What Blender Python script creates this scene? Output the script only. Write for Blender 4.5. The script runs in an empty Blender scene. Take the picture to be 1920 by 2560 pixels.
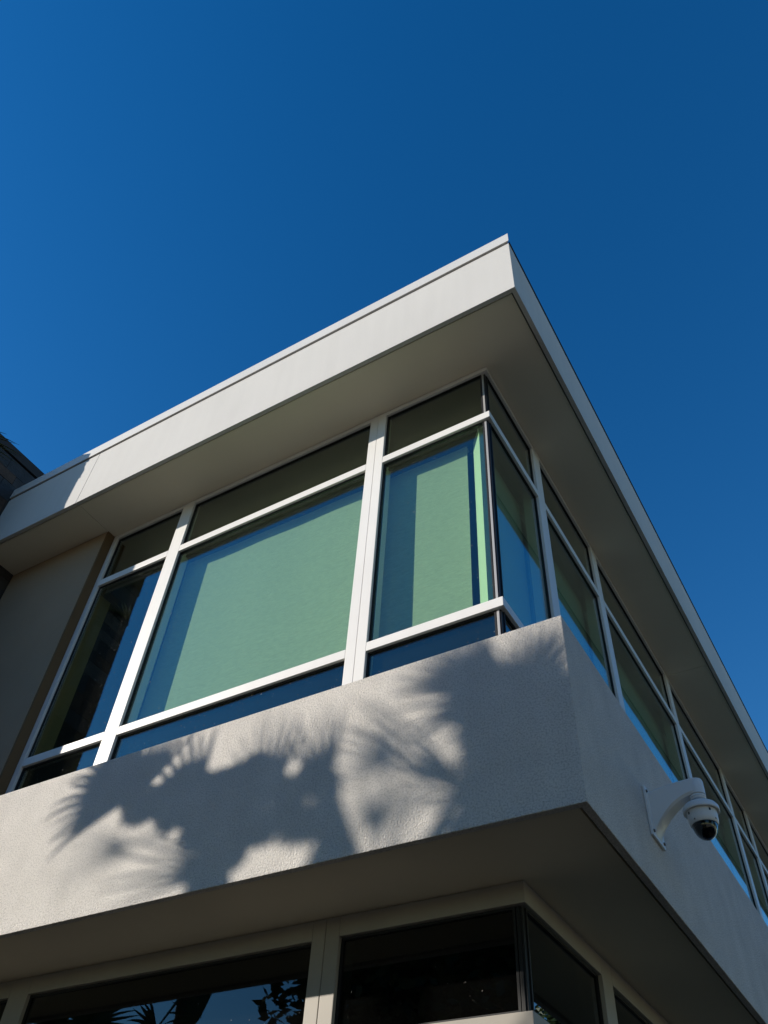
import bpy, bmesh, math, random
from mathutils import Vector, Matrix

# ------------------------------------------------------------------ camera, sky, sun, exposure
scene = bpy.context.scene
COL = scene.collection
Z0 = 3.05                                   # height of the underside of the upper storey above the paving
SUN = Vector((1.298, 1.0, -0.62)).normalized()   # direction in which sunlight travels
SUN_EL = math.asin(-SUN.z)

cd = bpy.data.cameras.new('camera')
cam = bpy.data.objects.new('camera', cd)
COL.objects.link(cam)
right = Vector((0.8585, 0.5101, 0.0528)).normalized()
fwd = Vector((-0.3754, 0.5550, 0.7423)).normalized()
right = (right - fwd * right.dot(fwd)).normalized()
up = right.cross(fwd)
m3 = Matrix((right, up, -fwd)).transposed()
cam.matrix_world = Matrix.Translation((0.8451, -2.6922, Z0 - 1.5357)) @ m3.to_4x4()
cd.sensor_fit = 'HORIZONTAL'
cd.sensor_width = 36.0
cd.lens = 36.0 * 2055.56 / 1920.0
cd.clip_start = 0.05
cd.clip_end = 2000.0
scene.camera = cam

world = bpy.data.worlds.new('World')
scene.world = world
world.use_nodes = True
wn, wl = world.node_tree.nodes, world.node_tree.links
bg = wn['Background']
sky = wn.new('ShaderNodeTexSky')
sky.sky_type = 'NISHITA'
sky.sun_disc = False
sky.sun_elevation = SUN_EL
sky.sun_rotation = math.atan2(-SUN.x, -SUN.y)
sky.altitude = 300
sky.air_density = 1.25
sky.dust_density = 0.0
sky.ozone_density = 3.0
gm = wn.new('ShaderNodeGamma')
gm.inputs['Gamma'].default_value = 1.0
hs = wn.new('ShaderNodeHueSaturation')
hs.inputs['Saturation'].default_value = 1.37
hs.inputs['Hue'].default_value = 0.508
wl.new(sky.outputs[0], gm.inputs['Color'])
wl.new(gm.outputs[0], hs.inputs['Color'])
wl.new(hs.outputs[0], bg.inputs['Color'])
bg.inputs['Strength'].default_value = 0.118

sd = bpy.data.lights.new('sun', 'SUN')
sd.energy = 5.0
sd.angle = math.radians(0.53)
sd.color = (1.0, 0.925, 0.81)
sun = bpy.data.objects.new('sun', sd)
COL.objects.link(sun)
sun.rotation_euler = SUN.to_track_quat('-Z', 'Y').to_euler()
sun.location = (-12, -10, 14)

vs = scene.view_settings
vs.view_transform = 'Standard'
vs.look = 'None'
vs.gamma = 1.0
vs.exposure = 0.28
scene.cycles.max_bounces = 10
scene.cycles.transparent_max_bounces = 16
scene.cycles.sample_clamp_indirect = 4.0
random.seed(11)


# ------------------------------------------------------------------ materials
def new_mat(name):
    m = bpy.data.materials.new(name)
    m.use_nodes = True
    nt = m.node_tree
    for n in list(nt.nodes):
        nt.nodes.remove(n)
    out = nt.nodes.new('ShaderNodeOutputMaterial')
    return m, nt, out


def surf(name, col, rough=0.6, metallic=0.0, var=0.06, var_scale=1.5, grain=0.0, grain_scale=200.0,
         bump=0.0, bump_scale=200.0, bump_dist=0.001, spec=0.3, streak=0.0, coat=0.0):
    m, nt, out = new_mat(name)
    N, L = nt.nodes, nt.links
    p = N.new('ShaderNodeBsdfPrincipled')
    L.new(p.outputs[0], out.inputs[0])
    p.inputs['Roughness'].default_value = rough
    p.inputs['Metallic'].default_value = metallic
    p.inputs['Specular IOR Level'].default_value = spec
    p.inputs['Coat Weight'].default_value = coat
    tc = N.new('ShaderNodeTexCoord')
    n1 = N.new('ShaderNodeTexNoise')
    n1.inputs['Scale'].default_value = var_scale
    n1.inputs['Detail'].default_value = 6
    L.new(tc.outputs['Object'], n1.inputs['Vector'])
    mr = N.new('ShaderNodeMapRange')
    mr.inputs['From Min'].default_value = 0.3
    mr.inputs['From Max'].default_value = 0.7
    mr.inputs['To Min'].default_value = 1.0 - var
    mr.inputs['To Max'].default_value = 1.0 + var
    L.new(n1.outputs['Fac'], mr.inputs['Value'])
    fac = mr.outputs[0]
    if streak > 0:
        mp = N.new('ShaderNodeMapping')
        mp.inputs['Scale'].default_value = (9.0, 9.0, 0.7)
        L.new(tc.outputs['Object'], mp.inputs['Vector'])
        n3 = N.new('ShaderNodeTexNoise')
        n3.inputs['Scale'].default_value = 1.0
        n3.inputs['Detail'].default_value = 5
        L.new(mp.outputs[0], n3.inputs['Vector'])
        m3r = N.new('ShaderNodeMapRange')
        m3r.inputs['From Min'].default_value = 0.35
        m3r.inputs['From Max'].default_value = 0.7
        m3r.inputs['To Min'].default_value = 1.0
        m3r.inputs['To Max'].default_value = 1.0 - streak
        L.new(n3.outputs['Fac'], m3r.inputs['Value'])
        mm = N.new('ShaderNodeMath')
        mm.operation = 'MULTIPLY'
        L.new(fac, mm.inputs[0])
        L.new(m3r.outputs[0], mm.inputs[1])
        fac = mm.outputs[0]
    if grain > 0:
        n2 = N.new('ShaderNodeTexNoise')
        n2.inputs['Scale'].default_value = grain_scale
        n2.inputs['Detail'].default_value = 3
        L.new(tc.outputs['Object'], n2.inputs['Vector'])
        gr = N.new('ShaderNodeMapRange')
        gr.inputs['From Min'].default_value = 0.36
        gr.inputs['From Max'].default_value = 0.54
        gr.inputs['To Min'].default_value = 1.0 - grain
        gr.inputs['To Max'].default_value = 1.0
        L.new(n2.outputs['Fac'], gr.inputs['Value'])
        mm = N.new('ShaderNodeMath')
        mm.operation = 'MULTIPLY'
        L.new(fac, mm.inputs[0])
        L.new(gr.outputs[0], mm.inputs[1])
        fac = mm.outputs[0]
    vm = N.new('ShaderNodeVectorMath')
    vm.operation = 'SCALE'
    vm.inputs[0].default_value = col
    L.new(fac, vm.inputs['Scale'])
    L.new(vm.outputs[0], p.inputs['Base Color'])
    if bump > 0:
        nb = N.new('ShaderNodeTexNoise')
        nb.inputs['Scale'].default_value = bump_scale
        nb.inputs['Detail'].default_value = 4
        nb.inputs['Roughness'].default_value = 0.65
        L.new(tc.outputs['Object'], nb.inputs['Vector'])
        b = N.new('ShaderNodeBump')
        b.inputs['Strength'].default_value = bump
        b.inputs['Distance'].default_value = bump_dist
        L.new(nb.outputs['Fac'], b.inputs['Height'])
        L.new(b.outputs[0], p.inputs['Normal'])
    return m


def glass(name, tint, f0, dust=0.0):
    m, nt, out = new_mat(name)
    N, L = nt.nodes, nt.links
    tr = N.new('ShaderNodeBsdfTransparent')
    tr.inputs[0].default_value = (*tint, 1)
    gl = N.new('ShaderNodeBsdfGlossy')
    gl.inputs['Roughness'].default_value = 0.0
    gl.inputs['Color'].default_value = (0.92, 0.98, 1.0, 1)
    lw = N.new('ShaderNodeLayerWeight')
    lw.inputs['Blend'].default_value = 0.5
    pw = N.new('ShaderNodeMath')
    pw.operation = 'POWER'
    pw.inputs[1].default_value = 3.3
    L.new(lw.outputs['Facing'], pw.inputs[0])
    mr = N.new('ShaderNodeMapRange')
    mr.inputs['To Min'].default_value = f0
    mr.inputs['To Max'].default_value = 0.9
    L.new(pw.outputs[0], mr.inputs['Value'])
    mx = N.new('ShaderNodeMixShader')
    L.new(mr.outputs[0], mx.inputs[0])
    L.new(tr.outputs[0], mx.inputs[1])
    L.new(gl.outputs[0], mx.inputs[2])
    tc = N.new('ShaderNodeTexCoord')
    nb = N.new('ShaderNodeTexNoise')
    nb.inputs['Scale'].default_value = 1.3
    nb.inputs['Detail'].default_value = 1
    L.new(tc.outputs['Object'], nb.inputs['Vector'])
    b = N.new('ShaderNodeBump')
    b.inputs['Strength'].default_value = 0.12
    b.inputs['Distance'].default_value = 0.004
    L.new(nb.outputs['Fac'], b.inputs['Height'])
    L.new(b.outputs[0], gl.inputs['Normal'])
    last = mx.outputs[0]
    if dust > 0:
        nd = N.new('ShaderNodeTexNoise')
        nd.inputs['Scale'].default_value = 90
        nd.inputs['Detail'].default_value = 2
        L.new(tc.outputs['Object'], nd.inputs['Vector'])
        md = N.new('ShaderNodeMapRange')
        md.inputs['From Min'].default_value = 0.735
        md.inputs['From Max'].default_value = 0.77
        md.inputs['To Min'].default_value = 0.002
        md.inputs['To Max'].default_value = dust
        L.new(nd.outputs['Fac'], md.inputs['Value'])
        df = N.new('ShaderNodeBsdfDiffuse')
        df.inputs[0].default_value = (0.75, 0.72, 0.68, 1)
        m2 = N.new('ShaderNodeMixShader')
        L.new(md.outputs[0], m2.inputs[0])
        L.new(last, m2.inputs[1])
        L.new(df.outputs[0], m2.inputs[2])
        last = m2.outputs[0]
    L.new(last, out.inputs[0])
    return m


def fabric(name, col):
    m, nt, out = new_mat(name)
    N, L = nt.nodes, nt.links
    tc = N.new('ShaderNodeTexCoord')
    mp = N.new('ShaderNodeMapping')
    mp.inputs['Scale'].default_value = (26, 26, 150)
    mp.inputs['Rotation'].default_value = (0, math.radians(4), 0)
    L.new(tc.outputs['Object'], mp.inputs['Vector'])
    nz = N.new('ShaderNodeTexNoise')
    nz.inputs['Scale'].default_value = 1.0
    nz.inputs['Detail'].default_value = 4
    L.new(mp.outputs[0], nz.inputs['Vector'])
    mr = N.new('ShaderNodeMapRange')
    mr.inputs['From Min'].default_value = 0.3
    mr.inputs['From Max'].default_value = 0.72
    mr.inputs['To Min'].default_value = 0.90
    mr.inputs['To Max'].default_value = 1.09
    L.new(nz.outputs['Fac'], mr.inputs['Value'])
    vm = N.new('ShaderNodeVectorMath')
    vm.operation = 'SCALE'
    vm.inputs[0].default_value = col
    L.new(mr.outputs[0], vm.inputs['Scale'])
    df = N.new('ShaderNodeBsdfDiffuse')
    L.new(vm.outputs[0], df.inputs['Color'])
    b = N.new('ShaderNodeBump')
    b.inputs['Strength'].default_value = 0.5
    b.inputs['Distance'].default_value = 0.004
    L.new(nz.outputs['Fac'], b.inputs['Height'])
    L.new(b.outputs[0], df.inputs['Normal'])
    L.new(df.outputs[0], out.inputs[0])
    return m


def leaf_mat(name, c1, c2):
    m, nt, out = new_mat(name)
    N, L = nt.nodes, nt.links
    tc = N.new('ShaderNodeTexCoord')
    nz = N.new('ShaderNodeTexNoise')
    nz.inputs['Scale'].default_value = 3
    L.new(tc.outputs['Object'], nz.inputs['Vector'])
    mx = N.new('ShaderNodeMix')
    mx.data_type = 'RGBA'
    mx.inputs[6].default_value = (*c1, 1)
    mx.inputs[7].default_value = (*c2, 1)
    L.new(nz.outputs['Fac'], mx.inputs[0])
    p = N.new('ShaderNodeBsdfPrincipled')
    p.inputs['Roughness'].default_value = 0.45
    L.new(mx.outputs[2], p.inputs['Base Color'])
    L.new(p.outputs[0], out.inputs[0])
    return m


M = {}
M['stucco'] = surf('sand_stucco', (0.775, 0.735, 0.69), 0.9, var=0.06, var_scale=5.0, grain=0.24, grain_scale=125,
                   bump=1.0, bump_scale=120, bump_dist=0.014, spec=0.15, streak=0.05)
M['fascia'] = surf('painted_fascia', (0.565, 0.55, 0.53), 0.8, var=0.03, var_scale=1.2, grain=0.10, grain_scale=160,
                   bump=0.4, bump_scale=180, bump_dist=0.002, spec=0.2, streak=0.04)
M['soffit'] = surf('bounce_toned_soffit', (0.80, 0.715, 0.57), 0.85, var=0.05, var_scale=0.9, bump=0.15, bump_scale=120,
                   bump_dist=0.002, spec=0.15)  # upper soffit made paler to stand in for stronger ground bounce
M['soffit_low'] = surf('dim_toned_lower_soffit', (0.74, 0.65, 0.50), 0.85, var=0.07, var_scale=1.1, bump=0.2, bump_scale=90,
                       bump_dist=0.003, spec=0.15)  # same soffit kept darker in colour for its weaker bounce light
M['metal'] = surf('painted_aluminium', (0.74, 0.725, 0.70), 0.38, var=0.03, var_scale=3, spec=0.4, streak=0.04)
M['coping'] = surf('metal_coping', (0.56, 0.55, 0.54), 0.5, var=0.03, var_scale=2, spec=0.4)
M['drip'] = surf('dark_drip_metal', (0.05, 0.048, 0.045), 0.6, var=0.1)
M['gasket'] = surf('black_gasket', (0.012, 0.012, 0.013), 0.55, var=0.1)
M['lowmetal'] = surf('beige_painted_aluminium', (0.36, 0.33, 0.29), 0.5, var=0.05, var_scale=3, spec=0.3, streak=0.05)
M['silver'] = surf('anodised_strip', (0.42, 0.41, 0.40), 0.45, metallic=0.3, var=0.05)
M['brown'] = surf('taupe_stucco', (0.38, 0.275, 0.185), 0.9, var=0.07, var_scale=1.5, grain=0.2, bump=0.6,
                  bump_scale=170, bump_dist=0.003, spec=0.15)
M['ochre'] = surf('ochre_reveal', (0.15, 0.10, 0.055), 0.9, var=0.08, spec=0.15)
M['backing'] = surf('dark_backing_panel', (0.010, 0.008, 0.006), 0.8, var=0.1, spec=0.0)
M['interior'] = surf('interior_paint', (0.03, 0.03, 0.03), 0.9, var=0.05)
M['trim'] = surf('white_interior_trim', (0.68, 0.72, 0.71), 0.6, var=0.02)
M['glass'] = glass('green_tinted_glass', (0.81, 0.92, 0.79), 0.065, dust=0.5)
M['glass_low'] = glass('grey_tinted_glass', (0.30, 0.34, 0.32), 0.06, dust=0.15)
M['blind'] = fabric('roller_blind_fabric', (0.48, 0.49, 0.46))
M['stone'] = [surf('slate_stone_%s' % n, c, 0.8, var=0.25, var_scale=9, bump=0.8, bump_scale=40, bump_dist=0.01)
              for n, c in (('grey', (0.045, 0.042, 0.042)), ('rust', (0.06, 0.04, 0.03)), ('blue', (0.036, 0.04, 0.046)),
                           ('pale', (0.08, 0.076, 0.074)))]
M['darkmetal'] = surf('dark_bronze_coping', (0.03, 0.028, 0.028), 0.7, var=0.08)
M['mortar'] = surf('dark_mortar', (0.025, 0.022, 0.02), 0.95, var=0.15, var_scale=6)
M['camwhite'] = surf('white_enclosure_plastic', (0.72, 0.72, 0.71), 0.35, var=0.02, spec=0.45)
M['screw'] = surf('steel_screw', (0.16, 0.15, 0.14), 0.4, metallic=0.7)
M['black'] = surf('black_camera_module', (0.008, 0.008, 0.009), 0.15, var=0.1, spec=0.5)
M['dome'] = glass('smoked_dome', (0.28, 0.28, 0.30), 0.05)
M['frond'] = leaf_mat('palm_frond_green', (0.035, 0.07, 0.02), (0.07, 0.10, 0.03))
M['petiole'] = surf('palm_petiole_green', (0.09, 0.10, 0.035), 0.5)
M['bark'] = surf('palm_bark', (0.16, 0.12, 0.085), 0.95, var=0.3, var_scale=12, bump=1.0, bump_scale=30, bump_dist=0.02)
M['leaves'] = leaf_mat('broadleaf_green', (0.03, 0.055, 0.018), (0.06, 0.09, 0.03))
M['soil'] = surf('dark_bed_ground', (0.055, 0.045, 0.03), 0.95, var=0.3, var_scale=6, bump=0.8, bump_scale=40, bump_dist=0.02)
M['pave'] = surf('concrete_paving', (0.42, 0.37, 0.29), 0.9, var=0.12, var_scale=0.8, grain=0.2, grain_scale=60,
                 bump=0.4, bump_scale=80, bump_dist=0.003)


# ------------------------------------------------------------------ mesh helpers
def link(name, me, mat, parent=None, smooth=False):
    o = bpy.data.objects.new(name, me)
    COL.objects.link(o)
    if mat is not None:
        me.materials.append(mat)
    if parent is not None:
        o.parent = parent
    if smooth:
        me.polygons.foreach_set('use_smooth', [True] * len(me.polygons))
    return o


def from_bm(name, bm, mat, parent=None, smooth=False):
    bmesh.ops.recalc_face_normals(bm, faces=bm.faces)
    me = bpy.data.meshes.new(name)
    bm.to_mesh(me)
    bm.free()
    return link(name, me, mat, parent, smooth)


def box(name, x0, x1, y0, y1, z0, z1, mat, parent=None, bevel=0.0):
    """z measured from the underside of the upper storey."""
    bm = bmesh.new()
    bmesh.ops.create_cube(bm, size=1.0)
    bmesh.ops.scale(bm, vec=(x1 - x0, y1 - y0, z1 - z0), verts=bm.verts)
    bmesh.ops.translate(bm, vec=((x0 + x1) / 2, (y0 + y1) / 2, (z0 + z1) / 2 + Z0), verts=bm.verts)
    if bevel > 0:
        bmesh.ops.bevel(bm, geom=bm.edges[:], offset=bevel, segments=2, profile=0.6, affect='EDGES')
    return from_bm(name, bm, mat, parent)


def prism(name, pts, z0, z1, mat, parent=None, bevel=0.0):
    """Upright prism over the plan polygon pts."""
    bm = bmesh.new()
    lo = [bm.verts.new((x, y, z0 + Z0)) for x, y in pts]
    hi = [bm.verts.new((x, y, z1 + Z0)) for x, y in pts]
    n = len(pts)
    bm.faces.new(lo[::-1])
    bm.faces.new(hi)
    for i in range(n):
        bm.faces.new((lo[i], lo[(i + 1) % n], hi[(i + 1) % n], hi[i]))
    if bevel > 0:
        bmesh.ops.recalc_face_normals(bm, faces=bm.faces)
        bmesh.ops.bevel(bm, geom=bm.edges[:], offset=bevel, segments=2, profile=0.6, affect='EDGES')
    return from_bm(name, bm, mat, parent)


def rings(name, prof, mat, parent=None, seg=40, cx=0, cy=0, smooth=True, cap=True):
    """Turned shape: prof is a list of (radius, z)."""
    bm = bmesh.new()
    rows = []
    for r, z in prof:
        rows.append([bm.verts.new((cx + r * math.cos(2 * math.pi * k / seg), cy + r * math.sin(2 * math.pi * k / seg), z + Z0))
                     for k in range(seg)])
    for a, b in zip(rows, rows[1:]):
        for k in range(seg):
            bm.faces.new((a[k], a[(k + 1) % seg], b[(k + 1) % seg], b[k]))
    if cap:
        bm.faces.new(rows[0])
        bm.faces.new(rows[-1])
    o = from_bm(name, bm, mat, parent, smooth)
    if smooth:
        es = o.modifiers.new('edges', 'EDGE_SPLIT')
        es.split_angle = math.radians(38)
    return o


def tube(name, pts, radii, mat, parent=None, seg=8):
    bm = bmesh.new()
    rows = []
    for i, p in enumerate(pts):
        a = pts[max(i - 1, 0)]
        b = pts[min(i + 1, len(pts) - 1)]
        d = (Vector(b) - Vector(a)).normalized()
        s = d.cross(Vector((0, 0, 1)))
        if s.length < 1e-3:
            s = d.cross(Vector((1, 0, 0)))
        s.normalize()
        u = s.cross(d)
        rows.append([bm.verts.new(Vector(p) + (s * math.cos(2 * math.pi * k / seg) + u * math.sin(2 * math.pi * k / seg)) * radii[i])
                     for k in range(seg)])
    for a, b in zip(rows, rows[1:]):
        for k in range(seg):
            bm.faces.new((a[k], a[(k + 1) % seg], b[(k + 1) % seg], b[k]))
    bm.faces.new(rows[0])
    bm.faces.new(rows[-1])
    return from_bm(name, bm, mat, parent, True)


def thing(name, label, cat, loc=(0, 0, 0), group=None):
    o = bpy.data.objects.new(name, None)
    COL.objects.link(o)
    o.location = loc
    o.empty_display_size = 0.3
    tag(o, label, cat, group)
    return o


def tag(o, label, cat, group=None):
    o['label'] = label
    o['category'] = cat
    if group:
        o['group'] = group


# ------------------------------------------------------------------ ground
bm = bmesh.new()
bmesh.ops.create_grid(bm, x_segments=1, y_segments=1, size=400)
g = from_bm('ground', bm, M['pave'])
g['kind'] = 'structure'

bm = bmesh.new()
bmesh.ops.create_grid(bm, x_segments=1, y_segments=1, size=1)
bmesh.ops.scale(bm, vec=(14.0, 12.0, 1), verts=bm.verts)
bmesh.ops.translate(bm, vec=(1.0, 6.0, 0.004), verts=bm.verts)
g = from_bm('bounce_cut_bed', bm, M['soil'])  # unseen dark ground, added and widened to cut bounce onto the soffits
g['kind'] = 'structure'

# ------------------------------------------------------------------ office building
XL = -5.70          # face of the taller stone wing
YB = 13.0           # far end of the receding facade
XW, YW = -0.475, 0.507       # outer faces of the window frames
XG, YG = -0.505, 0.537       # outer faces of the glass
ZS = 0.88           # top of the spandrel
ZF = 3.978          # bottom of the roof fascia
ZC = 4.735          # top of the fascia, bottom of the coping
ZT = 4.868
JX = -4.395         # panel joint
W = 0.004

bld = thing('office_building', 'two-storey off-white office building with corner ribbon windows and overhanging flat roof', 'building')

# roof edge
box('fascia_panel', XL + 0.004, JX - 0.0025, 0.0, 0.035, ZF, ZC - 0.022, M['fascia'], bld, 0.003)
prism('fascia_panel', [(JX + 0.0025, 0.0), (0.0, 0.0), (0.0, YB), (-0.035, YB), (-0.035, 0.035), (JX + 0.0025, 0.035)],
      ZF, ZC - 0.022, M['fascia'], bld, 0.003)
prism('drip_strip', [(XL + 0.004, 0.010), (-0.004, 0.010), (-0.004, YB), (-0.2, YB), (-0.2, 0.2), (XL + 0.004, 0.2)],
      ZC - 0.0215, ZC - 0.002, M['drip'], bld)
prism('coping', [(XL + 0.004, -0.012), (0.006, -0.012), (-0.031, 0.030), (-0.031, 0.30), (XL + 0.004, 0.30)], ZC, ZT, M['coping'], bld, 0.003)
box('coping', -0.33, -0.031, 0.301, YB, ZC, ZT, M['coping'], bld, 0.003)
prism('coping_edge', [(-0.029, 0.034), (0.006, 0.0), (0.006, YB), (-0.029, YB)], ZC + 0.0, ZC + 0.010, M['drip'], bld)
prism('roof_slab', [(XL + 0.01, 0.05), (-0.05, 0.05), (-0.05, YB), (XL + 0.01, YB)], ZF + 0.06, ZC - 0.03, M['interior'], bld)

# soffit panels, set a little above the lip of the fascia
ZU = ZF + 0.014
box('soffit_panel', XL + 0.004, JX - 0.003, 0.047, 0.60, ZU, ZU + 0.03, M['soffit'], bld)
prism('soffit_panel', [(JX + 0.002, 0.047), (-0.047, 0.047), (-0.047, 4.898), (-0.60, 4.898), (-0.60, 0.60), (JX + 0.002, 0.60)],
      ZU, ZU + 0.03, M['soffit'], bld)
box('soffit_panel', -0.60, -0.047, 4.903, YB, ZU, ZU + 0.03, M['soffit'], bld)
prism('soffit_channel', [(XL + 0.004, 0.036), (-0.036, 0.036), (-0.036, YB), (-0.0465, YB), (-0.0465, 0.0465), (XL + 0.004, 0.0465)],
      ZU + 0.012, ZU + 0.04, M['drip'], bld)

# spandrel band between the storeys
prism('spandrel_wall', [(XL + 0.004, 0.0), (0.0, 0.0), (0.0, YB), (-0.035, YB), (-0.035, 0.035), (XL + 0.004, 0.035)],
      0.0, ZS, M['stucco'], bld, 0.004)
prism('sill_slab', [(XL + 0.004, 0.036), (-0.036, 0.036), (-0.036, YB), (XL + 0.004, YB)], ZS - 0.12, ZS - 0.012, M['interior'], bld)
prism('floor_slab', [(XL + 0.004, 0.052), (-0.052, 0.052), (-0.052, YB), (XL + 0.004, YB)], 0.05, 0.30, M['interior'], bld)
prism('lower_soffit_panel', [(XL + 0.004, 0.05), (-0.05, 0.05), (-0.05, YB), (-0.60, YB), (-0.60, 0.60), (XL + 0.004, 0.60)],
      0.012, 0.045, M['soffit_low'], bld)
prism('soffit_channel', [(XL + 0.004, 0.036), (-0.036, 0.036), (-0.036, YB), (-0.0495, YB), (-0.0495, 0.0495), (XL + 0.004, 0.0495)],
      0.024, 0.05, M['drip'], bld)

# stub of wall between the wing and the windows, with an ochre reveal
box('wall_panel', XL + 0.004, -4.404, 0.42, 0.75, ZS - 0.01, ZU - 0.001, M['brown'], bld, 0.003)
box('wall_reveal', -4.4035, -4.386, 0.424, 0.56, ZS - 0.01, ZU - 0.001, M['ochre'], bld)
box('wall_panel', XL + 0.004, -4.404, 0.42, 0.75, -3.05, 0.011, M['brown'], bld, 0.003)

# ---- frames of the sunlit facade
H1a, H1b = 3.331, 3.401      # upper transom
H2a, H2b = 1.534, 1.600      # lower transom
TOPF = 3.945                 # underside of the head frame
FD = 0.055                   # depth of the frame section behind its face


def mull_a(x0, x1, z0, z1, name='mullion', mat='metal'):
    return box(name, x0, x1, YW, YW + (0.13 if name == 'mullion' else FD), z0, z1, M[mat], bld, 0.003)


def mull_b(y0, y1, z0, z1, name='mullion', mat='metal'):
    return box(name, XW - (0.13 if name == 'mullion' else FD), XW, y0, y1, z0, z1, M[mat], bld, 0.003)


P1 = (-3.520, -3.388)
DA = (-1.519, -1.4462)
DB = (-1.4435, -1.372)
JB = (-4.385, -4.329)
for a, b in (JB, P1, DA, DB):
    mull_a(a, b, ZS - 0.011, ZU - 0.002, 'jamb' if a == JB[0] else 'mullion')
COLS_A = [(JB[1], P1[0]), (P1[1], DA[0]), (DB[1], -0.53)]
BM = [(1.372, 1.512), (2.665, 2.800), (4.795, 4.930), (6.875, 7.010), (7.975, 8.110), (10.05, 10.185), (12.2, 12.335)]
prevb = None
for a, b in BM:
    mull_b(a, b, ZS - 0.011, ZU - 0.002)
COLS_B = [(0.56, BM[0][0])] + [(BM[i][1], BM[i + 1][0]) for i in range(len(BM) - 1)]

for i, (a, b) in enumerate(COLS_A[:2]):
    mull_a(a + 0.0012, b - 0.0012, H1a, H1b, 'transom')
    mull_a(a + 0.0012, b - 0.0012, H2a, H2b, 'transom')
    mull_a(a + 0.0012, b - 0.0012, TOPF, ZU - 0.003, 'head_frame')
for z0, z1, nm in ((H1a, H1b, 'transom'), (H2a, H2b, 'transom')):
    prism(nm, [(DB[1] + 0.0012, YW), (XW, YW), (XW, BM[0][0] - 0.0012), (XW - FD, BM[0][0] - 0.0012), (XW - FD, YW + FD), (DB[1] + 0.0012, YW + FD)],
          z0, z1, M['metal'], bld, 0.003)
prism('head_frame', [(DB[1] + 0.0012, YW), (XW, YW), (XW, BM[0][0] - 0.0012), (XW - FD, BM[0][0] - 0.0012), (XW - FD, YW + FD), (DB[1] + 0.0012, YW + FD)],
      TOPF, ZU - 0.003, M['metal'], bld, 0.003)
for i in range(len(BM) - 1):
    y0, y1 = BM[i][1] + 0.0012, BM[i + 1][0] - 0.0012
    mull_b(y0, y1, H1a, H1b, 'transom')
    mull_b(y0, y1, H2a, H2b, 'transom')
    mull_b(y0, y1, TOPF, ZU - 0.003, 'head_frame')

# corner post: black with a silver cover strip
for z0, z1 in ((H1b + 0.0012, TOPF - 0.0012), (H2b + 0.0012, H1a - 0.0012), (ZS - 0.011, H2a - 0.0012)):
    post = prism('corner_post', [(-0.528, 0.534), (-0.502, 0.534), (-0.502, 0.560), (-0.528, 0.560)], z0, z1, M['gasket'], bld, 0.002)
    box('cover_strip', -0.527, -0.512, 0.5285, 0.5335, z0, z1, M['silver'], post, 0.001)
prism('corner_column', [(-0.594, 0.573), (-0.688, 0.671), (-0.628, 0.731), (-0.534, 0.633)], ZS, ZU, M['trim'], bld)


def lite(axis, a, b, z0, z1, mat, backing=None, turn=0.0):
    """One pane in its black glazing gasket. axis 'A' runs along x, 'B' along y."""
    g = 0.012
    bm = bmesh.new()

    def bar(u0, u1, w0, w1, d0, d1):
        r = bmesh.ops.create_cube(bm, size=1.0)['verts']
        if axis == 'A':
            sc, ce = (u1 - u0, d1 - d0, w1 - w0), ((u0 + u1) / 2, YW + (d0 + d1) / 2, (w0 + w1) / 2 + Z0)
        else:
            sc, ce = (d1 - d0, u1 - u0, w1 - w0), (XW - (d0 + d1) / 2, (u0 + u1) / 2, (w0 + w1) / 2 + Z0)
        bmesh.ops.scale(bm, vec=sc, verts=r)
        bmesh.ops.translate(bm, vec=ce, verts=r)
    e = 0.0008
    bar(a + e, a + g, z0 + e, z1 - e, 0.021, 0.050)
    bar(b - g, b - e, z0 + e, z1 - e, 0.021, 0.050)
    bar(a + g, b - g, z0 + e, z0 + g, 0.021, 0.050)
    bar(a + g, b - g, z1 - g, z1 - e, 0.021, 0.050)
    fr = from_bm('window', bm, M['gasket'], bld)
    q = g + 0.0004
    if axis == 'A':
        pn = box('pane', a + q, b - q, YG, YG + 0.007, z0 + q, z1 - q, mat, fr)
        if turn:                       # this sealed unit sits very slightly out of plane
            c = Vector(((a + b) / 2, YG, 0))
            pn.data.transform(Matrix.Translation(c) @ Matrix.Rotation(math.radians(turn), 4, 'Z') @ Matrix.Translation(-c))
        if backing:
            box('backing_panel', a + q, b - q, YG + 0.035, YG + 0.05, z0 + q, z1 + 0.03, backing, fr)
    else:
        box('pane', XG - 0.007, XG, a + q, b - q, z0 + q, z1 - q, mat, fr)
        if backing:
            box('backing_panel', XG - 0.05, XG - 0.035, a + q, b - q, z0 + q, z1 + 0.03, backing, fr)
    return fr


for cols, ax in ((COLS_A, 'A'), (COLS_B, 'B')):
    for a, b in cols:
        lite(ax, a, b, H1b, TOPF, M['glass'], M['backing'])
        lite(ax, a, b, H2b, H1a, M['glass'], turn=0.5 if a == JB[1] else 0.0)
        lite(ax, a, b, ZS - 0.011, H2a, M['glass'], M['backing'])

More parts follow.
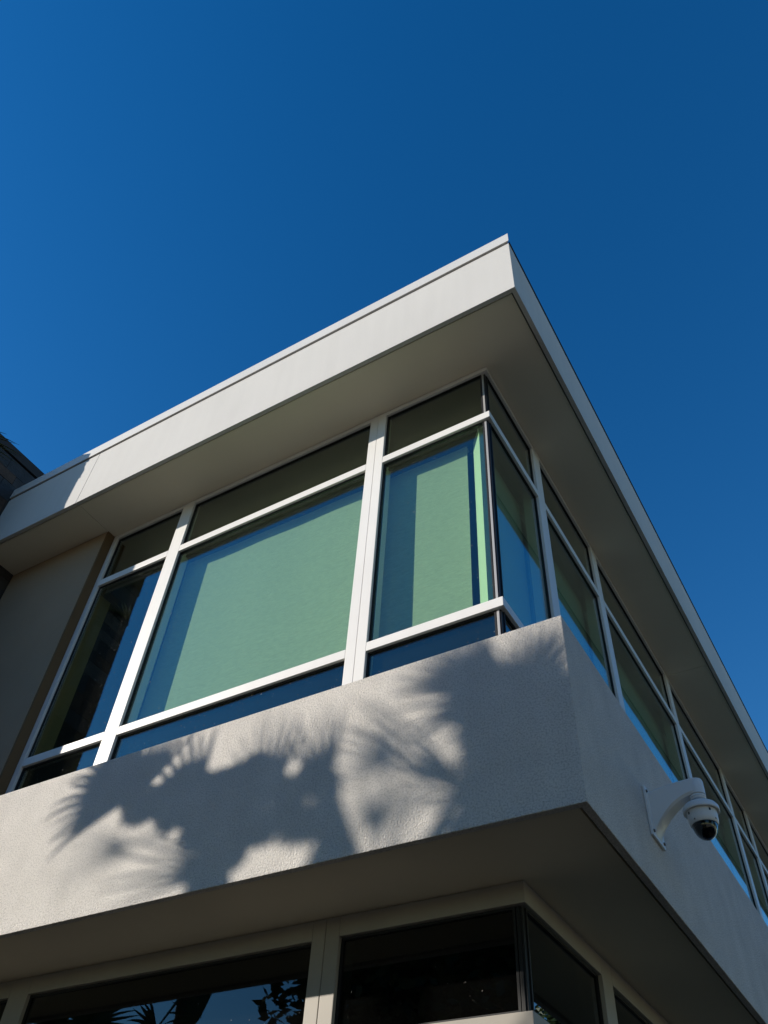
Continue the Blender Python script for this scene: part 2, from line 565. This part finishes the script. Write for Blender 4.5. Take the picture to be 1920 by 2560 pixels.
# ---- ground-floor shopfront
LT0, LT1 = -0.545, -0.473
LP = [(-3.542, -3.390), (-1.529, -1.4575), (-1.4545, -1.381)]
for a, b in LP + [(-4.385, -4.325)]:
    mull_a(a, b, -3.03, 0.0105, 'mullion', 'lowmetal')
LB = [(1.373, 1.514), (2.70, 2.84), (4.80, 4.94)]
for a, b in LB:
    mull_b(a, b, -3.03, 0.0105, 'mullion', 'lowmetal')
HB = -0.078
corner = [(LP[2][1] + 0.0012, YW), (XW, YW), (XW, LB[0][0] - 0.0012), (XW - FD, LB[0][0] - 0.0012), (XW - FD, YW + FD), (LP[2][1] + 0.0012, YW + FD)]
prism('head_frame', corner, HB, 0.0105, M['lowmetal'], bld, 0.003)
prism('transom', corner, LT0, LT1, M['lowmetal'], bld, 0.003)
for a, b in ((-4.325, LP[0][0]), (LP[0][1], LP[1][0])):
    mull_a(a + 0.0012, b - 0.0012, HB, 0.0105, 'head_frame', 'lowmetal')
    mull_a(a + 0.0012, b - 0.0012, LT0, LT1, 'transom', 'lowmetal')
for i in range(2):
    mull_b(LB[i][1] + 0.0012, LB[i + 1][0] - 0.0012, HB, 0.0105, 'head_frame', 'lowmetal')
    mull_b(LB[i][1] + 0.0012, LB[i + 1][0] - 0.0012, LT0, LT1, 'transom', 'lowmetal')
for a, b in ((-4.325, LP[0][0]), (LP[0][1], LP[1][0]), (LP[2][1], -0.53)):
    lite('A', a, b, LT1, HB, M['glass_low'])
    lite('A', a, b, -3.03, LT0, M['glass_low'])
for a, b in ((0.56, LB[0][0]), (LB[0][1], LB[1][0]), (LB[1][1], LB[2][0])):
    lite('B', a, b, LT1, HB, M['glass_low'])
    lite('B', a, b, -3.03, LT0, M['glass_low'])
for z0, z1 in ((LT1 + 0.0012, HB - 0.0012), (-3.03, LT0 - 0.0012)):
    post = prism('corner_post', [(-0.528, 0.534), (-0.502, 0.534), (-0.502, 0.560), (-0.528, 0.560)], z0, z1, M['gasket'], bld, 0.002)
    box('cover_strip', -0.527, -0.512, 0.5285, 0.5335, z0, z1, M['gasket'], post, 0.001)

# dark rooms behind the glass
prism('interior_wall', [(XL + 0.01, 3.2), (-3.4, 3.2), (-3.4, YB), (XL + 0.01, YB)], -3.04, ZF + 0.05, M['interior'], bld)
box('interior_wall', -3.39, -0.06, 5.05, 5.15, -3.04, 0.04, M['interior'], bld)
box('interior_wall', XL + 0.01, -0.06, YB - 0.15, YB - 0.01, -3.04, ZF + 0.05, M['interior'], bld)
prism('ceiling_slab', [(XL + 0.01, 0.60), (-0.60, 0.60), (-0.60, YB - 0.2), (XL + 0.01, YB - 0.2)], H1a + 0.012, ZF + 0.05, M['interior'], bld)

# ---- roller blinds hanging behind the glass
YBL = 0.675


def blind(axis, a, b, z0, z1, label):
    o = thing('roller_blind', label, 'blind', group='roller blinds behind the upper windows')
    bm = bmesh.new()
    n, k = 24, 3
    t = 0.0015
    vs_ = []
    for side in (0, 1):
        for j in range(k + 1):
            for i in range(n + 1):
                u = a + (b - a) * i / n
                z = z0 + (z1 - z0) * j / k
                d = 0.0025 * math.sin(u * 9.0 + j) + side * t
                vs_.append(bm.verts.new((u, YBL + d, z + Z0) if axis == 'A' else (-0.645 - d, u, z + Z0)))
    for side in (0, 1):
        off = side * (n + 1) * (k + 1)
        for j in range(k):
            for i in range(n):
                p = off + j * (n + 1) + i
                bm.faces.new((vs_[p], vs_[p + 1], vs_[p + n + 2], vs_[p + n + 1]))
    from_bm('fabric', bm, M['blind'], o, True)
    r = 0.018
    if axis == 'A':
        tube('roller_tube', [(a, YBL + 0.025, z1 + Z0 - 0.02), (b, YBL + 0.025, z1 + Z0 - 0.02)], [r, r], M['silver'], o, 12)
        box('hem_bar', a, b, YBL - 0.004, YBL + 0.006, z0 - 0.022, z0 + 0.002, M['silver'], o, 0.002)
    else:
        tube('roller_tube', [(-0.67, a, z1 + Z0 - 0.02), (-0.67, b, z1 + Z0 - 0.02)], [r, r], M['silver'], o, 12)
        box('hem_bar', -0.651, -0.641, a, b, z0 - 0.022, z0 + 0.002, M['silver'], o, 0.002)


blind('A', P1[1] - 0.03, DA[0] + 0.02, 1.1, H1a + 0.006, 'wide sunlit roller blind behind the biggest middle window')
blind('A', DB[0] - 0.0, -0.742, 1.1, H1a + 0.006, 'narrow sunlit roller blind in the window beside the corner')
for i, lab in enumerate(('shaded roller blind in the first side window past the corner',
                         'shaded roller blind in the second side window past the corner',
                         'shaded roller blind in the third side window past the corner',
                         'shaded roller blind in the side window above the security camera',
                         'shaded roller blind in the narrow side window at the right edge')):
    a, b = COLS_B[i]
    blind('B', a + (0.20 if i == 0 else -0.02), b + 0.02, 1.1, H1a + 0.006, lab)

# ------------------------------------------------------------------ taller stone-clad wing at the left
wing = thing('stone_wing', 'taller dark slate-clad wing rising behind the left end of the roof', 'building')
WF = -0.886
box('wall_core', XL - 4.0, XL - 0.012, WF + 0.012, 9.0, -3.05, 5.215, M['mortar'], wing)
box('coping', XL - 4.03, XL + 0.012, WF - 0.005, 9.02, 5.225, 5.345, M['darkmetal'], wing, 0.004)
box('coping_groove', XL - 4.0, XL - 0.02, WF + 0.02, 9.0, 5.2155, 5.2245, M['drip'], wing)
rs = random.Random(5)
z = 3.0
while z < 5.2:
    h = min(rs.choice((0.09, 0.13, 0.17, 0.22)), 5.212 - z)
    if h < 0.04:
        break
    y = WF
    while y < 0.9:
        w = rs.uniform(0.14, 0.42)
        y1 = min(y + w, 0.9)
        d = rs.uniform(0.0, 0.016)
        if y1 - y > 0.03:
            box('stone_tile', XL - 0.011, XL - 0.0075 + d * 0.4, y + 0.002, y1 - 0.002, z + 0.002, z + h - 0.002, rs.choice(M['stone']), wing, 0.002)
        y = y1
    z += h

# ------------------------------------------------------------------ security camera on the side of the spandrel
CX, CY = 0.219, 0.93
sc = thing('security_camera', 'white dome security camera on a curved bracket fixed to the spandrel', 'camera', (0, 0, 0))
plate = box('wall_plate', 0.001, 0.013, 0.842, 1.018, 0.262, 0.497, M['camwhite'], sc, 0.003)
for y, z in ((0.86, 0.475), (1.0, 0.475), (0.86, 0.285), (1.0, 0.285)):
    bm = bmesh.new()
    bmesh.ops.create_cone(bm, cap_ends=True, segments=10, radius1=0.008, radius2=0.006, depth=0.007)
    bmesh.ops.rotate(bm, cent=(0, 0, 0), matrix=Matrix.Rotation(math.pi / 2, 3, 'Y'), verts=bm.verts)
    bmesh.ops.translate(bm, vec=(0.016, y, z + Z0), verts=bm.verts)
    from_bm('screw', bm, M['screw'], plate)
# arm: extruded wedge with concave underside and round nose
top = []
bot = []
K = 16
for i in range(K + 1):
    s = i / K
    x = 0.0125 + (CX - 0.0125) * s
    top.append((x, 0.487 + 0.026 * math.sin(s * math.pi * 0.5)))
    bot.append((x, 0.275 + (0.437 - 0.275) * math.sin(s * math.pi * 0.5) ** 0.72))
bm = bmesh.new()
rows = []
for (x, zt), (_, zb) in zip(top, bot):
    hw = 0.046 + (0.037 - 0.046) * (x / CX)
    bev = 0.010
    sec = [(-hw, zb + bev), (-hw, zt - bev), (-hw + bev, zt), (hw - bev, zt), (hw, zt - bev), (hw, zb + bev), (hw - bev, zb), (-hw + bev, zb)]
    rows.append([bm.verts.new((x, CY + y, zz + Z0)) for y, zz in sec])
for a, b in zip(rows, rows[1:]):
    for k in range(8):
        bm.faces.new((a[k], a[(k + 1) % 8], b[(k + 1) % 8], b[k]))
bm.faces.new(rows[0])
bm.faces.new(rows[-1])
arm = from_bm('bracket_arm', bm, M['camwhite'], sc, True)
arm.modifiers.new('edges', 'EDGE_SPLIT').split_angle = math.radians(30)
rings('bracket_nose', [(0.030, 0.434), (0.0368, 0.438), (0.0372, 0.500), (0.034, 0.509), (0.026, 0.5125)], M['camwhite'], sc, 40, CX, CY)
rings('collar', [(0.0335, 0.4335), (0.036, 0.431), (0.036, 0.425), (0.033, 0.422), (0.035, 0.419), (0.033, 0.415), (0.024, 0.412)], M['camwhite'], sc, 40, CX, CY)
rings('neck', [(0.0225, 0.4135), (0.0225, 0.398)], M['camwhite'], sc, 32, CX, CY)
rings('sun_shield', [(0.028, 0.402), (0.052, 0.396), (0.070, 0.386), (0.078, 0.374), (0.079, 0.356), (0.0765, 0.353), (0.066, 0.356)], M['camwhite'], sc, 48, CX, CY)
hous = rings('housing', [(0.064, 0.358), (0.0645, 0.345), (0.0635, 0.318), (0.0615, 0.303), (0.0565, 0.296), (0.0505, 0.2965)], M['camwhite'], sc, 48, CX, CY)
for a in (-135, -45, 45, 135):
    for zz, rr, sz in ((0.343, 0.0645, 0.006), (0.307, 0.0625, 0.003)):
        t = math.radians(a + (22 if zz < 0.32 else 0))
        bm = bmesh.new()
        bmesh.ops.create_cube(bm, size=1)
        bmesh.ops.scale(bm, vec=(0.002, sz * 1.3, sz * 1.8), verts=bm.verts)
        bmesh.ops.rotate(bm, cent=(0, 0, 0), matrix=Matrix.Rotation(t, 3, 'Z'), verts=bm.verts)
        bmesh.ops.translate(bm, vec=(CX + (rr + 0.0002) * math.cos(t), CY + (rr + 0.0002) * math.sin(t), zz + Z0), verts=bm.verts)
        from_bm('screw_slot', bm, M['black'], hous)


def bowl(r, h, zt, n=14):
    return [(r * math.cos(i / n * math.pi / 2 * 0.985), zt - h * math.sin(i / n * math.pi / 2 * 0.985)) for i in range(n + 1)]


dome = rings('dome', bowl(0.0535, 0.068, 0.2995), M['dome'], sc, 48, CX, CY, True, True)
rings('camera_module', bowl(0.047, 0.055, 0.2955, 12), M['black'], dome, 40, CX + 0.003, CY, True, True)


# ------------------------------------------------------------------ palms (left of the frame: they shade the spandrel and show in the glass)
def fan(bm, mapf, R, a0, a1, n, solid, rnd, droop=0.1):
    """One fan blade. mapf(u, w, fold) gives the 3D point for a blade coordinate."""
    da = math.radians(a1 - a0) / n / 2
    th = 0.0
    for i in range(n):
        a = math.radians(a0) + da * (2 * i + 1)
        edge = math.sin(math.pi * (i + 0.5) / n)
        Ri = R * (0.74 + 0.26 * edge ** 0.6) * rnd.uniform(0.9, 1.05)
        s = min(solid * R * rnd.uniform(0.9, 1.1), Ri * 0.93)
        rr = [0.015, s * 0.5, s, s + (Ri - s) * 0.35, s + (Ri - s) * 0.7, Ri]
        bend = rnd.uniform(-0.06, 0.06)
        prev = None
        for j, r in enumerate(rr):
            f = min(1.0, max(0.0, (r - s) / (Ri - s)))
            hw = math.tan(da) * min(r, s) * 1.03 * (1 - f) ** 0.8 + 0.0012
            aa = a + bend * f * f
            cu, cw = r * math.cos(aa), r * math.sin(aa) - droop * R * f * f
            nu, nw = -math.sin(aa), math.cos(aa)
            fold = hw * 0.7
            row = [bm.verts.new(mapf(cu + nu * hw, cw + nw * hw, 0.0)), bm.verts.new(mapf(cu, cw, fold)),
                   bm.verts.new(mapf(cu - nu * hw, cw - nw * hw, 0.0))]
            if prev:
                bm.faces.new((prev[0], prev[1], row[1], row[0]))
                bm.faces.new((prev[1], prev[2], row[2], row[1]))
            prev = row


def palm_trunk(parent, x, y, top, r, rnd):
    pts, rad = [], []
    n = int(top / 0.09)
    for i in range(n + 1):
        s = i / n
        pts.append((x + 0.05 * math.sin(s * 2.1), y + 0.04 * math.sin(s * 1.7), top * s))
        rad.append(r * (1.25 - 0.4 * min(1, s * 3)) * (1.0 + (0.06 if i % 2 else -0.03) + rnd.uniform(-0.03, 0.03)))
    tube('trunk', pts, rad, M['bark'], parent, 14)


def petiole(parent, a, b, sag=0.0, via=()):
    ctrl = [Vector(a)] + [Vector(v) for v in via] + [Vector(b)]
    pts = []
    for p, q in zip(ctrl, ctrl[1:]):
        pts += [p.lerp(q, i / 4) for i in range(4)]
    pts.append(ctrl[-1])
    for _ in range(2):
        pts = [pts[0]] + [(pts[i - 1] + pts[i] * 2 + pts[i + 1]) / 4 for i in range(1, len(pts) - 1)] + [pts[-1]]
    n = len(pts) - 1
    pts = [p + Vector((0, 0, sag * math.sin(math.pi * i / n))) for i, p in enumerate(pts)]
    tube('petiole', pts, [0.018 - 0.009 * i / n for i in range(n + 1)], M['petiole'], parent, 6)


def shadow_palm():
    rnd = random.Random(3)
    T0 = 5.8
    cu, cw = -1.62, -0.50
    crown = Vector((cu, 0, cw + Z0)) - SUN * T0
    o = thing('fan_palm', 'fan palm with broad green fronds standing in front of the sunlit facade', 'palm', (crown.x, crown.y, 0), 'palms in front of the building')
    inv = Matrix.Translation((-crown.x, -crown.y, 0))
    palm_trunk(o, 0, 0, crown.z - 0.05, 0.13, rnd)
    # hub x, hub z, radius, angles, fingers, solid share, distance along the sun ray, slants
    LV = [(-2.38, 0.60, 0.72, 108, 202, 15, 0.60, 3.9, 0.30, 0.4),
          (-2.38, 0.56, 0.60, 44, 108, 7, 0.42, 3.2, 0.30, 0.4),
          (-2.30, 0.62, 0.24, 170, 350, 14, 0.85, 4.1, 0.3, -0.4),
          (-2.05, 0.52, 0.22, 0, 360, 23, 0.84, 4.3, 0.25, 0.5),
          (-1.80, 0.40, 0.26, 0, 360, 23, 0.84, 4.4, 0.4, 0.4),
          (-1.50, 0.33, 0.22, 0, 360, 23, 0.84, 4.6, 0.4, 0.3),
          (-1.25, 0.29, 0.22, 0, 360, 23, 0.84, 4.8, 0.4, 0.3),
          (-1.11, 0.34, 0.48, 250, 293, 7, 0.86, 4.9, -0.3, 0.4),
          (-1.80, 0.36, 0.52, 255, 297, 8, 0.82, 4.5, 0.3, 0.4),
          (-1.72, 0.06, 0.84, 143, 186, 6, 0.24, 4.6, 0.4, 0.3),
          (-1.95, 0.40, 0.62, 84, 150, 7, 0.42, 3.4, 0.3, 0.5),
          (-1.52, 0.28, 0.64, 62, 124, 8, 0.40, 4.2, -0.3, 0.5),
          (-1.15, 0.25, 0.62, 84, 128, 5, 0.42, 4.4, -0.3, 0.5),
          (-0.45, 0.12, 0.98, 122, 148, 4, 0.26, 5.0, -0.5, 0.4),
          (-0.30, 0.06, 0.66, 132, 172, 5, 0.30, 8.0, -0.4, 0.3),
          (-0.33, 0.43, 0.24, 0, 360, 23, 0.82, 5.2, -0.4, 0.3),
          (-1.62, 0.46, 0.20, 0, 360, 21, 0.82, 4.4, 0.3, 0.3),
          (-1.68, 0.20, 0.18, 0, 360, 21, 0.82, 4.4, 0.3, 0.3),
          (-0.25, 0.55, 0.66, 106, 192, 10, 0.46, 5.0, -0.5, 0.3),
          (-0.22, 0.40, 0.52, 30, 118, 10, 0.52, 5.0, -0.4, 0.3),
          (-0.20, 0.30, 0.31, 0, 360, 23, 0.86, 5.3, -0.3, 0.4),
          (-0.25, 0.08, 0.46, 118, 218, 10, 0.55, 5.5, -0.5, 0.2),
          (0.00, 0.10, 0.40, 0, 360, 23, 0.86, 5.6, -0.5, 0.2),
          (-0.02, 0.38, 0.22, 0, 360, 21, 0.80, 5.7, -0.3, 0.3),
          (-0.32, 0.12, 0.26, 0, 360, 21, 0.80, 5.4, -0.3, 0.3),
          (0.00, 0.30, 0.26, 0, 360, 23, 0.84, 5.5, -0.3, 0.3),
          (-2.30, 0.30, 0.60, 150, 200, 6, 0.20, 8.5, 0.3, 0.3),
          (-0.80, 0.36, 0.50, 95, 190, 8, 0.26, 9.0, -0.3, 0.3),
          (-0.52, 0.66, 0.48, 60, 175, 9, 0.30, 8.5, -0.3, 0.3),
          (-0.06, 0.62, 0.42, 50, 170, 9, 0.30, 8.0, -0.3, 0.3),
          (-0.95, 0.05, 0.45, 20, 110, 7, 0.26, 9.0, -0.3, 0.3),
          (-0.75, -0.75, 0.6, 20, 140, 16, 0.45, 5.0, -0.3, 0.3),
          (-1.5, -0.85, 0.5, 60, 220, 16, 0.45, 4.2, 0.3, 0.3),
          (-2.1, -0.85, 0.5, 120, 260, 16, 0.45, 4.0, 0.3, 0.3)]
    for hu, hw, R, a0, a1, n, sol, t0, k1, k2 in LV:
        t0 *= 1.27
        def mapf(u, w, fold, hu=hu, hw=hw, t0=t0, k1=k1, k2=k2):
            t = t0 + k1 * u + k2 * w + fold
            return inv @ (Vector((hu + u, 0, hw + w + Z0)) - SUN * t)
        bm = bmesh.new()
        fan(bm, mapf, R, a0, a1, n, sol, rnd, 0.06)
        f = from_bm('frond', bm, M['frond'], o)
        if hw < -0.3:
            route = []
        elif hu < -2.2:
            route = [(-1.70, 0.05), (-1.88, 0.42)]
        elif hu < -1.4:
            route = [(-1.68, 0.05)]
        elif hu < -1.0:
            route = [(-1.02, -0.12), (-1.06, 0.12)]
        else:
            route = [(-0.9, -0.35)]
        tm = (T0 + t0) / 2
        via = [inv @ (Vector((ru, 0, rv + Z0)) - SUN * tm) for ru, rv in route]
        petiole(f, Vector((0, 0, crown.z - 0.05)), mapf(0, 0, 0.0), 0.0, via)
    return o


def plain_palm(x, y, top, R, dirs, label, seed):
    rnd = random.Random(seed)
    o = thing('fan_palm', label, 'palm', (x, y, 0), 'palms in front of the building')
    palm_trunk(o, 0, 0, top, 0.15, rnd)
    c = Vector((0, 0, top - 0.03))
    for az, el, pl in dirs:
        az, el = math.radians(az), math.radians(el)
        d = Vector((math.cos(az) * math.cos(el), math.sin(az) * math.cos(el), math.sin(el)))
        hub = c + d * pl
        side = d.cross(Vector((0, 0, 1)))
        side.normalize()
        nrm = side.cross(d)

        def mapf(u, w, fold):
            return hub + d * w + side * u + nrm * (fold - 0.25 * (u * u + w * w))
        bm = bmesh.new()
        fan(bm, mapf, R, -50, 230, 30, 0.45, rnd, 0.0)
        f = from_bm('frond', bm, M['frond'], o)
        petiole(f, c, hub, 0.05)
    return o


shadow_palm()
rr = random.Random(8)
dirs = [(k * 26 + rr.uniform(-8, 8), rr.uniform(-45, 70), rr.uniform(0.5, 0.8)) for k in range(16)]
plain_palm(-9.5, -5.0, 4.5, 0.75, dirs, 'fan palm with a round crown standing farther from the facade', 21)

# a tall palm beside the wing: only the tips of two fronds reach into the picture
pw_ = thing('fan_palm', 'tall fan palm whose frond tips hang beside the stone wing', 'palm', (-8.2, -1.45, 0), 'palms in front of the building')
rw = random.Random(17)
palm_trunk(pw_, 0, 0, 8.0, 0.14, rw)
cw_ = Vector((0, 0, 7.97))
FR = [((-5.75, -0.93, 8.06), (0.50, 0.82, 0.06), 0.78, 44, 8, 0.35), ((-5.78, -0.95, 7.62), (0.46, 0.84, -0.12), 0.70, 44, 8, 0.40),
      ((-9.1, -1.2, 8.5), (-0.8, 0.3, 0.3), 0.8, 220, 24, 0.45), ((-8.8, -1.9, 8.4), (-0.8, -0.5, 0.3), 0.7, 220, 24, 0.45),
      ((-9.2, -1.6, 8.0), (-0.9, -0.2, -0.2), 0.8, 220, 24, 0.45), ((-8.5, -1.4, 8.7), (-0.5, 0.1, 0.9), 0.7, 200, 24, 0.45),
      ((-8.9, -1.8, 7.7), (-0.7, -0.3, -0.6), 0.7, 200, 24, 0.45)]
for H, d, R, spr, n, sol in FR:
    H = Vector(H) - Vector((-8.2, -1.45, 0))
    d = Vector(d).normalized()
    sd_ = d.cross(Vector((0, 0, 1))).normalized()
    nm_ = sd_.cross(d)

    def mapw(u, w, fold):
        return H + d * w + sd_ * u + nm_ * (fold - 0.22 * (u * u + w * w))
    bm = bmesh.new()
    fan(bm, mapw, R, 90 - spr / 2, 90 + spr / 2, n, sol, rw, 0.0)
    f = from_bm('frond', bm, M['frond'], pw_)
    petiole(f, cw_, H, 0.03)

# ------------------------------------------------------------------ broadleaf trees across the paving (seen in the glass, or added unseen to block low sky)
def broad_tree(x, y, h, r, label, seed):
    rnd = random.Random(seed)
    o = thing('broadleaf_tree', label, 'tree', (x, y, 0), 'trees across the paving')
    pts = [(0.05 * math.sin(i), 0.05 * math.cos(i * 1.3), h * 0.62 * i / 8) for i in range(9)]
    tr = tube('trunk', pts, [0.22 - 0.012 * i for i in range(9)], M['bark'], o, 12)
    clumps = []
    for k in range(44):
        az = rnd.uniform(0, 2 * math.pi)
        el = rnd.uniform(-0.35, 1.2)
        q = r * rnd.uniform(0.45, 0.95)
        clumps.append(Vector((q * math.cos(az) * math.cos(el), q * math.sin(az) * math.cos(el), h * 0.66 + q * math.sin(el) * 0.85)))
    for k in range(7):
        c = clumps[k]
        tube('limb', [(0, 0, h * (0.35 + 0.03 * k)), (c.x * 0.5, c.y * 0.5, (h * 0.45 + c.z) / 2), c], [0.09, 0.06, 0.02], M['bark'], tr, 7)
    bm = bmesh.new()
    for c in clumps:
        for k in range(420):
            v = Vector((rnd.gauss(0, 1), rnd.gauss(0, 1), rnd.gauss(0, 1))).normalized() * (rnd.random() ** 0.4) * r * 0.36
            a = Vector((rnd.uniform(-1, 1), rnd.uniform(-1, 1), rnd.uniform(-0.5, 0.5))).normalized()
            b = a.cross(Vector((rnd.uniform(-1, 1), rnd.uniform(-1, 1), rnd.uniform(-1, 1)))).normalized()
            s = rnd.uniform(0.07, 0.15)
            p = c + v
            bm.faces.new([bm.verts.new(p - a * s), bm.verts.new(p - b * s * 0.5), bm.verts.new(p + a * s), bm.verts.new(p + b * s * 0.5)])
    from_bm('crown', bm, M['leaves'], o)
    return o


def copy_tree(src, x, y, rz, label):
    r = src.copy()
    COL.objects.link(r)
    r.location = (x, y, 0)
    r.rotation_euler = (0, 0, rz)
    r['label'] = label
    for ch in list(src.children):
        c = ch.copy()
        COL.objects.link(c)
        c.parent = r
        for gch in ch.children:
            d = gch.copy()
            COL.objects.link(d)
            d.parent = c
    return r


t1 = broad_tree(-5.2, -8.5, 8.2, 2.6, 'broad dark green tree across the paving nearest the fan palms', 31)
broad_tree(-1.2, -9.0, 8.4, 2.8, 'broad dark green tree across the paving facing the corner', 32)
copy_tree(t1, 3.2, -11.5, 1.9, 'unseen broad tree behind the photographer, added to block low sky')  # added out of view to weaken sky fill on the facade
copy_tree(t1, 10.5, -3.5, 3.4, 'unseen broad tree opposite the corner of the side facade, added to block low sky')  # added unseen row starts here, lowers sky fill on the side facade
copy_tree(t1, 11.5, 4.0, 0.7, 'unseen broad tree opposite the middle of the side facade, added to block low sky')  # added to the same sky-blocking row
copy_tree(t1, 5.2, 15.5, 2.6, 'broad dark green tree past the far end of the side facade')
copy_tree(t1, 12.0, 11.0, 5.0, 'unseen broad tree opposite the far end of the side facade, added to block low sky')  # last of the added row that shuts off low sky
small = copy_tree(t1, -10.6, -8.6, 4.1, 'smaller broad tree behind the fan palms, added to cover reflected sky')  # added to shrink the sky patch mirrored in the lower glass
small.scale = (0.74, 0.74, 0.72)

# unseen foliage screen, added to block low sky and ground bounce
hd = thing('added_hedge', 'unseen clipped foliage screen added to darken the ground floor', 'added_hedge', (-3.5, -5.6, 0))
bm = bmesh.new()
rh = random.Random(77)
for k in range(15000):
    p = Vector((rh.uniform(-6.5, 6.5), rh.uniform(-0.55, 0.55), rh.uniform(0.05, 3.1)))
    a = Vector((rh.uniform(-1, 1), rh.uniform(-1, 1), rh.uniform(-1, 1))).normalized()
    b = a.cross(Vector((rh.uniform(-1, 1), rh.uniform(-1, 1), rh.uniform(-1, 1)))).normalized()
    q = rh.uniform(0.06, 0.12)
    bm.faces.new([bm.verts.new(p - a * q), bm.verts.new(p - b * q * 0.5), bm.verts.new(p + a * q), bm.verts.new(p + b * q * 0.5)])
from_bm('foliage', bm, M['leaves'], hd)
for k in range(9):
    x = -6.0 + k * 1.5
    tube('stem', [(x, 0, 0), (x + 0.05, 0.03, 1.2), (x - 0.04, 0, 2.6)], [0.05, 0.04, 0.015], M['bark'], hd, 7)
